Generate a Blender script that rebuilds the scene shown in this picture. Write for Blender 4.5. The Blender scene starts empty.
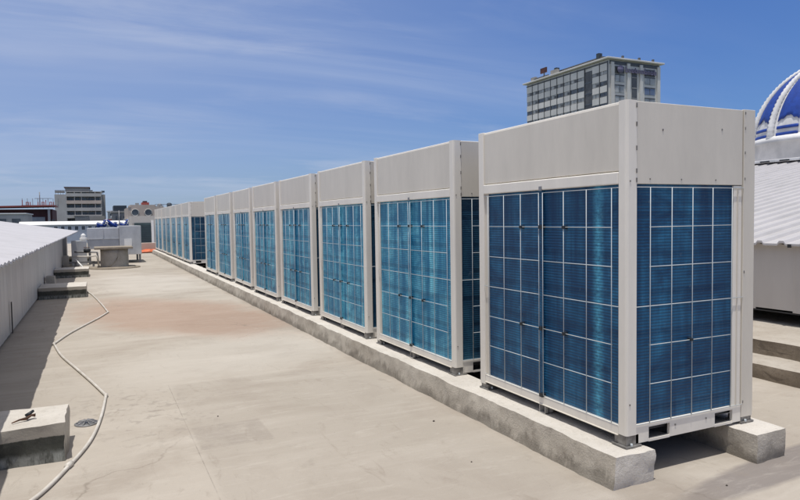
import bpy, bmesh, math, random
from mathutils import Vector, Matrix
random.seed(7)
D = bpy.data
S = bpy.context.scene
COL = S.collection
FLOOR = -0.155

# ------------------------------------------------------------------ materials
def newmat(name):
    m = D.materials.new(name); m.use_nodes = True
    nt = m.node_tree; nt.nodes.clear()
    out = nt.nodes.new('ShaderNodeOutputMaterial')
    b = nt.nodes.new('ShaderNodeBsdfPrincipled')
    nt.links.new(b.outputs[0], out.inputs[0])
    return m, nt, b

def coords(nt, scale=(1, 1, 1), world=False, rot=(0, 0, 0)):
    if world:
        g = nt.nodes.new('ShaderNodeNewGeometry'); o = g.outputs['Position']
    else:
        g = nt.nodes.new('ShaderNodeTexCoord'); o = g.outputs['Object']
    mp = nt.nodes.new('ShaderNodeMapping'); mp.inputs['Scale'].default_value = scale
    mp.inputs['Rotation'].default_value = rot
    nt.links.new(o, mp.inputs[0])
    return mp.outputs[0]

def noise(nt, vec, scale, detail=6, rough=0.6, dist=0.0):
    n = nt.nodes.new('ShaderNodeTexNoise')
    n.inputs['Scale'].default_value = scale; n.inputs['Detail'].default_value = detail
    n.inputs['Roughness'].default_value = rough; n.inputs['Distortion'].default_value = dist
    nt.links.new(vec, n.inputs['Vector'])
    return n.outputs[0]

def ramp(nt, fac, stops):
    r = nt.nodes.new('ShaderNodeValToRGB')
    e = r.color_ramp.elements
    while len(e) < len(stops): e.new(0.5)
    for i, (p, c) in enumerate(stops):
        e[i].position = p
        e[i].color = (c, c, c, 1) if isinstance(c, (int, float)) else (*c, 1)
    nt.links.new(fac, r.inputs[0])
    return r.outputs[0]

def mix(nt, a, b, fac, mode='MIX'):
    m = nt.nodes.new('ShaderNodeMix'); m.data_type = 'RGBA'; m.blend_type = mode
    for v, s in ((fac, m.inputs[0]), (a, m.inputs[6]), (b, m.inputs[7])):
        if isinstance(v, (int, float)): s.default_value = v
        elif isinstance(v, tuple): s.default_value = (*v, 1)
        else: nt.links.new(v, s)
    return m.outputs[2]

def mth(nt, op, a, b=None, c=None, clamp=False):
    m = nt.nodes.new('ShaderNodeMath'); m.operation = op; m.use_clamp = clamp
    for i, v in enumerate((a, b, c)):
        if v is None: continue
        if isinstance(v, (int, float)): m.inputs[i].default_value = v
        else: nt.links.new(v, m.inputs[i])
    return m.outputs[0]

def bump(nt, b, h, strength, dist=0.01):
    n = nt.nodes.new('ShaderNodeBump'); n.inputs['Strength'].default_value = strength
    n.inputs['Distance'].default_value = dist
    nt.links.new(h, n.inputs['Height']); nt.links.new(n.outputs[0], b.inputs['Normal'])

def simple(name, c1, c2=None, rough=0.6, metal=0.0, scale=4.0, bmp=0.0, stretch=(1, 1, 1), world=False, spec=None, lo=.35, hi=.65):
    m, nt, b = newmat(name)
    c2 = c2 or tuple(v * 0.85 for v in c1)
    v = coords(nt, stretch, world)
    n = noise(nt, v, scale)
    nt.links.new(ramp(nt, n, [(lo, c2), (hi, c1)]), b.inputs['Base Color'])
    b.inputs['Roughness'].default_value = rough; b.inputs['Metallic'].default_value = metal
    if spec is not None: b.inputs['Specular IOR Level'].default_value = spec
    if bmp:
        bump(nt, b, noise(nt, v, scale * 6), bmp, 0.01)
    return m

M = {}
# painted steel casing: ivory with faint dust runs
def casing(name, c):
    m, nt, b = newmat(name)
    v = coords(nt, (1, 1, .25), True)
    n = noise(nt, v, 3.2, 9, .7)
    col = ramp(nt, n, [(.34, tuple(x * .88 for x in c)), (.62, c)])
    v2 = coords(nt, (1, 1, 1), True)
    n2 = noise(nt, v2, 60, 4, .7)
    col = mix(nt, col, (.42, .38, .33), mth(nt, 'MULTIPLY', ramp(nt, n2, [(.62, 0.), (.75, 1.)]), .18))
    nt.links.new(col, b.inputs['Base Color'])
    b.inputs['Roughness'].default_value = .42
    bump(nt, b, noise(nt, v2, 3.0, 2), .12, .01)
    return m
M['casing'] = casing('ivory_painted_steel', (.70, .65, .56))
M['casing_rib'] = casing('ivory_painted_steel_frame', (.85, .80, .71))
M['wire'] = simple('plastic_coated_wire', (.58, .62, .63), (.46, .50, .52), .45)
M['dark'] = simple('dark_inner_steel_and_gap_shade', (.03, .032, .035), (.015, .016, .018), .6)
M['foot'] = simple('galvanised_foot', (.30, .29, .27), (.16, .15, .14), .5, .4, 30)
M['bracket'] = simple('bracket_steel', (.50, .48, .44), (.36, .34, .31), .5, .2, 30)
M['clip'] = simple('black_plastic_clip', (.015, .02, .025), None, .5)

def coil(name, base, light, amt, fq=7, lo=.38, hi=.66):
    m, nt, b = newmat(name)
    vz = coords(nt, (1, 1, 1), True)
    sep = nt.nodes.new('ShaderNodeSeparateXYZ'); nt.links.new(vz, sep.inputs[0])
    # horizontal tube rows every 25 mm
    ph = mth(nt, 'MULTIPLY', sep.outputs[2], 2 * math.pi / .0155)
    w = mth(nt, 'MULTIPLY_ADD', mth(nt, 'SINE', ph), .5, .5)
    # tall vertical bands of combed or bent fins, with glints put into the colour
    vs = coords(nt, (fq, fq, .4), True)
    n = noise(nt, vs, 1.0, 8, .72, .2)
    vm = coords(nt, (1.0, 1.0, 1.4), True)
    n3 = noise(nt, vm, 3.2, 6, .75, .6)
    f = mth(nt, 'MULTIPLY', ramp(nt, n, [(lo, 0.), (hi, 1.)]), ramp(nt, n3, [(.38, .12), (.60, 1.)]))
    f = mth(nt, 'MULTIPLY', f, mth(nt, 'MULTIPLY_ADD', w, .5, .5))
    f = mth(nt, 'MULTIPLY', f, amt)
    darkb = tuple(x * .68 for x in base)
    col = mix(nt, darkb, base, mth(nt, 'MULTIPLY_ADD', w, .40, .60))
    col = mix(nt, col, light, f)
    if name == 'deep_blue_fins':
        # a vertical strip of lighter fin colour on the long face
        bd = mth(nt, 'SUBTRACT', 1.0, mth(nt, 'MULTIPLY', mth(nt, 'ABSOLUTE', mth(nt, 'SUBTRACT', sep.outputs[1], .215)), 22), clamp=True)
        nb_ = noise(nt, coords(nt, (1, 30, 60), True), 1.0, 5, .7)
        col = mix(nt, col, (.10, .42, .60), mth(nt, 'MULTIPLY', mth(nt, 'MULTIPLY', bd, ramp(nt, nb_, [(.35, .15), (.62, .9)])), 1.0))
    # dust and lint caught in the fins
    nd = noise(nt, coords(nt, (1, 1, .8), True), 26, 7, .75, .5)
    col = mix(nt, col, (.20, .30, .36), mth(nt, 'MULTIPLY', ramp(nt, nd, [(.62, 0.), (.74, 1.)]), .38))
    nt.links.new(col, b.inputs['Base Color'])
    b.inputs['Roughness'].default_value = .42
    b.inputs['Metallic'].default_value = .0
    b.inputs['Specular IOR Level'].default_value = .3
    # fine vertical fins
    fx = mth(nt, 'ADD', sep.outputs[0], sep.outputs[1])
    fin = mth(nt, 'SINE', mth(nt, 'MULTIPLY', fx, 2 * math.pi / .006))
    h = mth(nt, 'ADD', w, mth(nt, 'MULTIPLY', fin, .25))
    bump(nt, b, h, .35, .004)
    return m
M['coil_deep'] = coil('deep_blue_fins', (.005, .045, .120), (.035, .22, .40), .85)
M['coil_cyan'] = coil('light_blue_fins', (.012, .165, .315), (.24, .72, .86), 1.0, 10, .42, .60)
M['coil_side'] = coil('shaded_navy_fins', (.006, .038, .085), (.05, .20, .30), .8)  # end faces: same fins, darkened in the colour for the shade there

def concrete(name, c1, c2, dirt=(.16, .14, .12), scale=1.0, bmp=.5, dirt_amt=.5, splash=0):
    m, nt, b = newmat(name)
    v = coords(nt, (1, 1, 1), True)
    n1 = noise(nt, v, 1.6 * scale, 10, .65, .3)
    n2 = noise(nt, v, 14 * scale, 8, .7)
    n3 = noise(nt, v, 90 * scale, 4, .6)
    col = ramp(nt, n1, [(.3, c2), (.68, c1)])
    col = mix(nt, col, dirt, mth(nt, 'MULTIPLY', ramp(nt, n2, [(.52, 0.), (.72, 1.)]), dirt_amt))
    col = mix(nt, col, tuple(min(1, x * 1.25) for x in c1), mth(nt, 'MULTIPLY', ramp(nt, n3, [(.55, 0.), (.75, 1.)]), .35))
    if splash:
        sp3 = nt.nodes.new('ShaderNodeSeparateXYZ'); nt.links.new(v, sp3.inputs[0])
        nn = noise(nt, coords(nt, (1, 1, .5), True), 5, 8, .75, .8)
        f = mth(nt, 'SUBTRACT', mth(nt, 'MULTIPLY', nn, 2.3), mth(nt, 'MULTIPLY_ADD', sp3.outputs[2], 7, 1.55))
        col = mix(nt, col, dirt, mth(nt, 'MULTIPLY', ramp(nt, f, [(.2, 0.), (.55, 1.)]), splash))
    nt.links.new(col, b.inputs['Base Color'])
    b.inputs['Roughness'].default_value = .9
    b.inputs['Specular IOR Level'].default_value = .25
    h = mth(nt, 'ADD', n2, mth(nt, 'MULTIPLY', n3, .6))
    bump(nt, b, h, bmp, .012)
    return m
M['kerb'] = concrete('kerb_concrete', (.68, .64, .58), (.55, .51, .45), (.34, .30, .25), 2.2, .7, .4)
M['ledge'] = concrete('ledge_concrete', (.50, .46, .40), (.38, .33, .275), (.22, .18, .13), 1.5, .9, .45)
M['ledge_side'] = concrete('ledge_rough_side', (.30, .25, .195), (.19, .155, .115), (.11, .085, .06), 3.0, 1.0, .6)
M['stack'] = concrete('cement_render', (.46, .43, .38), (.35, .32, .275), (.16, .14, .12), 2.0, .5, .45)
M['stack_cap'] = concrete('weathered_slab', (.36, .31, .25), (.24, .205, .16), (.1, .08, .06), 2.0, .6, .5)

# mortar kerb: rough, dirty sides, their shade also put into the colour
M['kerb_side'] = concrete('kerb_rough_shaded_side', (.54, .495, .42), (.35, .31, .255), (.10, .088, .07), 1.1, .45, .45, .5)

# painted block: bare lip above, tarred mossy skirt with white lime runs
def block_mat():
    m, nt, b = newmat('tarred_block_side')
    v = coords(nt, (1, 1, 1), True)
    sep = nt.nodes.new('ShaderNodeSeparateXYZ'); nt.links.new(v, sep.inputs[0])
    n = noise(nt, v, 9, 8, .65)
    n2 = noise(nt, coords(nt, (3, 3, .7), True), 9, 8, .7)
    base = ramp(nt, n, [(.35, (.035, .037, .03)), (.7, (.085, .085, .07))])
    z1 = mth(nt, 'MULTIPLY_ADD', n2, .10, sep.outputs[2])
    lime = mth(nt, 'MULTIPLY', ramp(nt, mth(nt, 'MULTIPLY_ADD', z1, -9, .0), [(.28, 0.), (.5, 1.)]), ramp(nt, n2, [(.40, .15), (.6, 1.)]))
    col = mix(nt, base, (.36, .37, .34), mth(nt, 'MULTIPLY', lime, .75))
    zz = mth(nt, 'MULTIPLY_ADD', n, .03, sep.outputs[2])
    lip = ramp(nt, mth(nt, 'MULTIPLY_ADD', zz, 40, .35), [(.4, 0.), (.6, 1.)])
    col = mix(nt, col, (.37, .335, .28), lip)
    nt.links.new(col, b.inputs['Base Color'])
    b.inputs['Roughness'].default_value = .85
    bump(nt, b, n, .6, .012)
    return m
M['block_side'] = block_mat()

def floor_mat():
    m, nt, b = newmat('roof_screed')
    v = coords(nt, (1, 1, 1), True)
    sep = nt.nodes.new('ShaderNodeSeparateXYZ'); nt.links.new(v, sep.inputs[0])
    X, Y = sep.outputs[0], sep.outputs[1]
    n0 = noise(nt, v, .35, 6, .55, .4)
    n1 = noise(nt, v, 1.3, 10, .62, .5)
    n2 = noise(nt, v, 9, 10, .7, .2)
    n3 = noise(nt, v, 70, 5, .65)
    nst = noise(nt, coords(nt, (.45, 2.2, 1), True), 1.1, 8, .6, .6)
    col = ramp(nt, n0, [(.3, (.36, .32, .268)), (.7, (.445, .40, .345))])
    col = mix(nt, col, (.315, .27, .225), mth(nt, 'MULTIPLY', ramp(nt, n1, [(.48, 0.), (.66, 1.)]), .62))
    col = mix(nt, col, (.52, .475, .415), mth(nt, 'MULTIPLY', ramp(nt, nst, [(.50, 0.), (.70, 1.)]), .5))
    col = mix(nt, col, (.27, .235, .20), mth(nt, 'MULTIPLY', ramp(nt, n2, [(.58, 0.), (.74, 1.)]), .45))
    col = mix(nt, col, (.22, .19, .165), mth(nt, 'MULTIPLY', ramp(nt, n3, [(.64, 0.), (.78, 1.)]), .35))
    def blob(cx, cy, rx, ry, ang, soft, wob=.5, nn=n1):
        ca, sa = math.cos(ang), math.sin(ang)
        dx = mth(nt, 'SUBTRACT', X, cx); dy = mth(nt, 'SUBTRACT', Y, cy)
        u = mth(nt, 'ADD', mth(nt, 'MULTIPLY', dx, ca / rx), mth(nt, 'MULTIPLY', dy, sa / rx))
        w = mth(nt, 'ADD', mth(nt, 'MULTIPLY', dx, -sa / ry), mth(nt, 'MULTIPLY', dy, ca / ry))
        r = mth(nt, 'SQRT', mth(nt, 'ADD', mth(nt, 'MULTIPLY', u, u), mth(nt, 'MULTIPLY', w, w)))
        r = mth(nt, 'ADD', r, mth(nt, 'MULTIPLY_ADD', nn, wob * 2, -wob))
        return ramp(nt, mth(nt, 'MULTIPLY_ADD', r, -1 / soft, (1 + soft / 2) / soft), [(0., 0.), (1., 1.)])
    # rust-brown stain left by standing water between the hose and the row
    st = blob(-1.35, 7.3, 1.05, 2.3, .35, .5, .55)
    col = mix(nt, col, (.34, .225, .165), mth(nt, 'MULTIPLY', st, .62))
    st2 = blob(-.75, 6.0, .75, .9, .3, .35, .6)
    col = mix(nt, col, (.30, .22, .17), mth(nt, 'MULTIPLY', st2, .40))
    # dusty spots beside the drain
    sp = blob(-2.05, 2.35, .42, .75, .2, .8, .2)
    ns = noise(nt, v, 16, 3, .5, .3)
    col = mix(nt, col, (.215, .19, .165), mth(nt, 'MULTIPLY', mth(nt, 'MULTIPLY', sp, ramp(nt, ns, [(.55, 0.), (.66, 1.)])), .38))
    # soft dark band of colour near the end of the second kerb
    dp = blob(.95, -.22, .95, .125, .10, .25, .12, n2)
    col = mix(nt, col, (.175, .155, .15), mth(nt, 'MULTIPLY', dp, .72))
    # rectangular repair patches and pour joints
    def rect(x0, x1, y0, y1, s=60):
        a = mth(nt, 'MULTIPLY', mth(nt, 'SUBTRACT', X, x0), s, clamp=True)
        c = mth(nt, 'MULTIPLY', mth(nt, 'SUBTRACT', x1, X), s, clamp=True)
        d = mth(nt, 'MULTIPLY', mth(nt, 'SUBTRACT', Y, y0), s, clamp=True)
        e = mth(nt, 'MULTIPLY', mth(nt, 'SUBTRACT', y1, Y), s, clamp=True)
        return mth(nt, 'MULTIPLY', mth(nt, 'MULTIPLY', a, c), mth(nt, 'MULTIPLY', d, e))
    col = mix(nt, col, (.31, .275, .235), mth(nt, 'MULTIPLY', rect(-1.83, -.2, -1.5, 3.05, 25), .28))
    col = mix(nt, col, (.28, .245, .21), mth(nt, 'MULTIPLY', mth(nt, 'MULTIPLY', rect(-1.82, -1.38, 1.42, 1.86), ramp(nt, n2, [(.38, .2), (.55, 1.)])), .5))
    for x0, x1, y0, y1 in ((-1.836, -1.828, -1.5, 3.05), (-1.82, -1.36, 1.415, 1.422)):
        col = mix(nt, col, (.17, .15, .13), mth(nt, 'MULTIPLY', mth(nt, 'MULTIPLY', rect(x0, x1, y0, y1, 400), ramp(nt, n2, [(.4, .1), (.6, 1.)])), .55))
    # dirt band at the foot of the kerb and along the wall
    kd = mth(nt, 'MULTIPLY_ADD', n1, .16, mth(nt, 'MULTIPLY', X, 1.0))
    col = mix(nt, col, (.24, .205, .17), mth(nt, 'MULTIPLY', mth(nt, 'MULTIPLY', ramp(nt, mth(nt, 'MULTIPLY_ADD', kd, 5, 1.1), [(.25, 0.), (.9, 1.)]), ramp(nt, mth(nt, 'MULTIPLY_ADD', X, -1, .4), [(0., 0.), (.3, 1.)])), .45))
    # hairline cracks, trowel scuffs, pale lime bloom and grit
    vo = nt.nodes.new('ShaderNodeTexVoronoi'); vo.feature = 'DISTANCE_TO_EDGE'; vo.inputs['Scale'].default_value = .55
    wv = nt.nodes.new('ShaderNodeVectorMath'); wv.operation = 'ADD'; nt.links.new(v, wv.inputs[0])
    nw = nt.nodes.new('ShaderNodeTexNoise'); nw.inputs['Scale'].default_value = 2.5; nw.inputs['Detail'].default_value = 6; nt.links.new(v, nw.inputs['Vector'])
    sc_ = nt.nodes.new('ShaderNodeVectorMath'); sc_.operation = 'SCALE'; sc_.inputs['Scale'].default_value = .55; nt.links.new(nw.outputs[1], sc_.inputs[0]); nt.links.new(sc_.outputs[0], wv.inputs[1])
    nt.links.new(wv.outputs[0], vo.inputs['Vector'])
    crack = mth(nt, 'MULTIPLY', ramp(nt, vo.outputs['Distance'], [(.0, 1.), (.006, 0.)]), ramp(nt, n0, [(.50, 0.), (.60, 1.)]))
    col = mix(nt, col, (.15, .125, .10), mth(nt, 'MULTIPLY', crack, .45))
    nsc = noise(nt, coords(nt, (1.0, 5.0, 1), True, (0, 0, .5)), 3.0, 10, .75, 1.2)
    col = mix(nt, col, (.56, .52, .46), mth(nt, 'MULTIPLY', ramp(nt, nsc, [(.53, 0.), (.72, 1.)]), .30))
    nsd = noise(nt, coords(nt, (4.0, 1.2, 1), True, (0, 0, -.3)), 2.2, 10, .75, 1.0)
    col = mix(nt, col, (.25, .21, .17), mth(nt, 'MULTIPLY', ramp(nt, nsd, [(.57, 0.), (.68, 1.)]), .38))
    bl = blob(-1.1, 4.1, 1.3, .8, .5, .8, .5)
    col = mix(nt, col, (.55, .52, .47), mth(nt, 'MULTIPLY', bl, .30))
    bl2 = blob(-1.3, 12.5, 1.2, 2.4, .1, .8, .5)
    col = mix(nt, col, (.58, .55, .50), mth(nt, 'MULTIPLY', bl2, .32))
    ng = noise(nt, v, 38, 3, .6)
    col = mix(nt, col, (.12, .10, .085), mth(nt, 'MULTIPLY', ramp(nt, ng, [(.73, 0.), (.76, 1.)]), .55))
    nt.links.new(col, b.inputs['Base Color'])
    b.inputs['Roughness'].default_value = .92
    b.inputs['Specular IOR Level'].default_value = .2
    h = mth(nt, 'ADD', mth(nt, 'MULTIPLY', n1, 1.5), mth(nt, 'ADD', mth(nt, 'MULTIPLY', n2, .5), mth(nt, 'MULTIPLY', n3, .25)))
    bump(nt, b, h, .35, .02)
    return m
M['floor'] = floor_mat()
M['ground'] = simple('city_ground', (.16, .17, .14), (.09, .11, .08), .95, 0, .02, world=True)
M['roof_white'] = simple('white_painted_sheet', (.52, .505, .515), (.44, .43, .435), .5, 0, 2.2, 0, (1, 1, 1), True, lo=.3, hi=.6)
M['roof_right'] = simple('aged_white_sheet', (.47, .455, .46), (.40, .39, .39), .55, 0, 2.2, 0, (1, 1, 1), True, lo=.3, hi=.6)
M['wall_sheet'] = simple('grey_sheet', (.58, .57, .555), (.48, .47, .46), .5, .1, 2.5, 0, (1, 1, .3), True)
M['wall_sheet_right'] = simple('light_sheet', (.58, .55, .52), (.48, .455, .43), .55, 0, 1.5, 0, (1, 1, .3), True)
M['galv'] = simple('galvanised_sheet', (.60, .60, .60), (.46, .465, .47), .42, .35, 3, 0, (1, 1, .5), True)
M['white'] = simple('white_paint', (.84, .83, .80), (.76, .75, .73), .5, 0, 5)
M['white_rough'] = simple('white_limewash', (.74, .73, .72), (.55, .55, .55), .85, 0, 2.2, .5, world=True)
M['blue_paint'] = simple('cobalt_blue_glaze', (.008, .055, .33), (.005, .035, .22), .5, 0, 6)
M['orange'] = simple('orange_tarpaulin', (.75, .16, .04), (.5, .09, .02), .5, 0, 6, .3)
M['pvc'] = simple('dusty_white_pvc', (.66, .62, .56), (.50, .46, .40), .5, 0, 9)
M['rust'] = simple('rusty_iron', (.16, .06, .025), (.03, .02, .015), .8, 0, 30)
M['pebble'] = simple('dark_grit', (.07, .06, .05), None, .9)
M['h_wall'] = simple('hotel_render', (.74, .71, .65), (.62, .59, .54), .8, 0, .15, world=True)
M['h_panel'] = simple('hotel_panel', (.78, .75, .70), (.64, .62, .58), .7, 0, .2, world=True)
M['h_dark'] = simple('hotel_dark_frame', (.13, .13, .13), (.085, .086, .09), .5, 0, 1)
M['glass'] = simple('window_glass', (.15, .165, .18), (.06, .07, .085), .15, 0, .8, world=True, spec=.6)
M['glass_pale'] = simple('curtained_glass', (.50, .50, .48), (.26, .27, .28), .4, 0, .5, world=True)
M['glass_blue'] = simple('blue_glass', (.20, .25, .36), (.15, .18, .26), .15, 0, .5, world=True)
M['purple'] = simple('purple_sign', (.20, .18, .27), None, .5)
M['bgrey'] = simple('grey_render', (.36, .345, .32), (.27, .26, .245), .85, 0, .3, world=True)
M['bgrey_light'] = simple('pale_render', (.50, .485, .45), (.40, .385, .36), .85, 0, .3, world=True)
M['maroon'] = simple('maroon_brick', (.13, .05, .045), (.07, .03, .03), .85, 0, .8, world=True)
M['redroof'] = simple('red_roof_sheet', (.36, .08, .06), (.25, .06, .05), .6, 0, .6, world=True)
M['peach'] = simple('peach_render', (.60, .50, .42), (.47, .39, .33), .85, 0, .5, world=True)
M['teal'] = simple('dark_teal_door', (.05, .085, .09), (.035, .06, .065), .5, 0, 2)
M['darkroof'] = simple('dark_slate_roof', (.035, .05, .065), None, .6)
M['steel'] = simple('grey_steel', (.28, .28, .29), (.18, .18, .18), .5, .3, 5)

# ------------------------------------------------------------------ mesh builder
class MB:
    def __init__(s): s.v = []; s.f = []; s.m = []; s.mats = []; s.sm = []
    def _mi(s, m):
        if m not in s.mats: s.mats.append(m)
        return s.mats.index(m)
    def add(s, vs, fs, m, smooth=False):
        o = len(s.v); s.v += [tuple(p) for p in vs]; k = s._mi(m)
        for f in fs: s.f.append([i + o for i in f]); s.m.append(k); s.sm.append(smooth)
        return s
    def box(s, x0, x1, y0, y1, z0, z1, m):
        if x0 > x1: x0, x1 = x1, x0
        if y0 > y1: y0, y1 = y1, y0
        if z0 > z1: z0, z1 = z1, z0
        vs = [(x, y, z) for z in (z0, z1) for x, y in ((x0, y0), (x1, y0), (x1, y1), (x0, y1))]
        return s.add(vs, [(0, 3, 2, 1), (4, 5, 6, 7), (0, 1, 5, 4), (1, 2, 6, 5), (2, 3, 7, 6), (3, 0, 4, 7)], m)
    def tube(s, pts, r, m, n=8, closed=False, upv=None):
        pts = [Vector(p) for p in pts]; rings = []
        up0 = Vector((0, 0, 1))
        N = len(pts)
        for i, p in enumerate(pts):
            if closed: t = (pts[(i + 1) % N] - pts[i - 1])
            else: t = (pts[min(i + 1, N - 1)] - pts[max(i - 1, 0)])
            t.normalize()
            up = Vector(upv) if upv else (up0 if abs(t.z) < .95 else Vector((1, 0, 0)))
            a = t.cross(up).normalized(); b = a.cross(t).normalized()
            rr = r[i] if isinstance(r, (list, tuple)) else r
            rings.append([p + a * math.cos(2 * math.pi * k / n) * rr + b * math.sin(2 * math.pi * k / n) * rr for k in range(n)])
        vs = [q for R in rings for q in R]; fs = []
        for i in range(N if closed else N - 1):
            j = (i + 1) % N
            for k in range(n):
                l = (k + 1) % n
                fs.append((i * n + k, j * n + k, j * n + l, i * n + l))
        if not closed:
            fs.append(tuple(range(n))); fs.append(tuple((N - 1) * n + k for k in reversed(range(n))))
        return s.add(vs, fs, m, True)
    def lathe(s, cx, cy, prof, m, n=32, sx=1, sy=1):
        vs = []; fs = []
        for r, z in prof:
            for k in range(n):
                a = 2 * math.pi * k / n; vs.append((cx + r * math.cos(a) * sx, cy + r * math.sin(a) * sy, z))
        for i in range(len(prof) - 1):
            for k in range(n):
                l = (k + 1) % n; fs.append((i * n + k, i * n + l, (i + 1) * n + l, (i + 1) * n + k))
        fs.append(tuple(reversed(range(n)))); fs.append(tuple((len(prof) - 1) * n + k for k in range(n)))
        return s.add(vs, fs, m, True)
    def build(s, name, parent=None, bevel=0, seg=2, auto=True):
        me = D.meshes.new(name); me.from_pydata(s.v, [], s.f)
        for m in s.mats: me.materials.append(M[m] if isinstance(m, str) else m)
        me.polygons.foreach_set('material_index', s.m)
        me.polygons.foreach_set('use_smooth', s.sm)
        me.update()
        bm = bmesh.new(); bm.from_mesh(me); bmesh.ops.recalc_face_normals(bm, faces=bm.faces[:]); bm.to_mesh(me); bm.free()
        o = D.objects.new(name, me); COL.objects.link(o)
        if parent: o.parent = parent
        if bevel:
            bv = o.modifiers.new('bevel', 'BEVEL'); bv.width = bevel; bv.segments = seg; bv.limit_method = 'ANGLE'
        return o

def tag(o, label=None, cat=None, group=None, kind=None):
    if label: o['label'] = label
    if cat: o['category'] = cat
    if group: o['group'] = group
    if kind: o['kind'] = kind
    return o
def empty(name, loc=(0, 0, 0)):
    o = D.objects.new(name, None); COL.objects.link(o); o.location = loc; o.empty_display_size = .2
    return o
def copy_tree(o, parent=None):
    c = o.copy(); COL.objects.link(c); c.parent = parent
    for ch in list(o.children): copy_tree(ch, c)
    return c

def rough_box(name, x0, x1, y0, y1, z0, z1, top, side, seed, amp=.012, step=.09, rad=.03, label=None, cat=None, group=None, parent=None, taper=0.0):
    """A cast block with rounded, chipped edges: a fine grid box displaced by smooth noise."""
    from mathutils import noise as mn
    bm = bmesh.new()
    nx = max(2, int((x1 - x0) / step)); ny = max(2, int((y1 - y0) / step)); nz = max(3, int((z1 - z0) / (step * .6)))
    ny = min(ny, 620)
    grid = {}
    def V(i, j, k):
        key = (i, j, k)
        if key not in grid:
            x = x0 + (x1 - x0) * i / nx; y = y0 + (y1 - y0) * j / ny; z = z0 + (z1 - z0) * k / nz
            # round the edges
            cx = min(max(x, x0 + rad), x1 - rad); cy = min(max(y, y0 + rad), y1 - rad); cz = min(z, z1 - rad)
            d = Vector((x - cx, y - cy, max(0, z - cz)))
            nout = sum(1 for q in d if abs(q) > 1e-6)
            if nout >= 2: d = d.normalized() * rad
            p = Vector((cx, cy, cz if z > cz else z)) + d
            if z <= cz: p.z = z
            q = Vector((x * 3.1 + seed, y * 3.1, z * 5))
            q2 = Vector((x * 14 + seed, y * 14, z * 18))
            w = Vector((mn.noise(q), mn.noise(q + Vector((9, 3, 1))), mn.noise(q + Vector((2, 7, 5))))) * amp
            w += Vector((mn.noise(q2), mn.noise(q2 + Vector((9, 3, 1))), mn.noise(q2 + Vector((2, 7, 5))))) * amp * .7
            if k == 0: w.z = 0
            w.z *= .45
            p += w
            f = (z1 - z) / (z1 - z0)
            p.x += (-taper if i == 0 else 0) * f
            grid[key] = bm.verts.new(p)
        return grid[key]
    F = []
    for i in range(nx):
        for j in range(ny):
            F.append((bm.faces.new((V(i, j, nz), V(i + 1, j, nz), V(i + 1, j + 1, nz), V(i, j + 1, nz))), 0))
    for j in range(ny):
        for k in range(nz):
            for i, fl in ((0, 1), (nx, 0)):
                q = (V(i, j, k), V(i, j + 1, k), V(i, j + 1, k + 1), V(i, j, k + 1))
                F.append((bm.faces.new(q), 1))
    for i in range(nx):
        for k in range(nz):
            for j in (0, ny):
                q = (V(i, j, k), V(i + 1, j, k), V(i + 1, j, k + 1), V(i, j, k + 1))
                F.append((bm.faces.new(q), 2 if j == 0 else 1))
    for f, mi in F: f.material_index = mi; f.smooth = True
    bmesh.ops.recalc_face_normals(bm, faces=bm.faces[:])
    for e in bm.edges:
        if len(e.link_faces) == 2 and e.calc_face_angle(0) > .55: e.smooth = False
    me = D.meshes.new(name); bm.to_mesh(me); bm.free()
    sides = side if isinstance(side, tuple) else (side, side)
    for m in (top,) + sides: me.materials.append(M[m])
    o = D.objects.new(name, me); COL.objects.link(o); o.parent = parent
    tag(o, label, cat, group)
    return o

# ------------------------------------------------------------------ setting
g = MB(); g.add([(-9000, -9000, -14), (9000, -9000, -14), (9000, 9000, -14), (-9000, 9000, -14)], [(0, 1, 2, 3)], 'ground')
tag(g.build('ground'), kind='structure')
def slab():
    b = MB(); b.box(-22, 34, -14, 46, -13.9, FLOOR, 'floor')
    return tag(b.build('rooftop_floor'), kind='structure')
slab()

# kerbs that carry the units
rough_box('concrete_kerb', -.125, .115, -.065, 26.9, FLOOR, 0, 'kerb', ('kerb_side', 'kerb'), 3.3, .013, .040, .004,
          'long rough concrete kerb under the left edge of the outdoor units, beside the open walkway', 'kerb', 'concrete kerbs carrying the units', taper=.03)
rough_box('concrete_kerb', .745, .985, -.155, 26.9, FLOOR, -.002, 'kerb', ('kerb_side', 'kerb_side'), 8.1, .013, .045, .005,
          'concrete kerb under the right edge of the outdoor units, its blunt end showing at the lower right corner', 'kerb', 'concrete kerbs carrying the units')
# ledges at the right
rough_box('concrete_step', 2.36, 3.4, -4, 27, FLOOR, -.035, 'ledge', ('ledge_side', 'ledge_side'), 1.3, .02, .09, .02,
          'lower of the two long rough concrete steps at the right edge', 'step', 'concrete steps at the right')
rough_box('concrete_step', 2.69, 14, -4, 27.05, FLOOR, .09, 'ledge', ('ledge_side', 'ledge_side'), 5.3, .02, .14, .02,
          'upper of the two long concrete steps at the right edge, under the grey sheet wall', 'step', 'concrete steps at the right')

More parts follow.
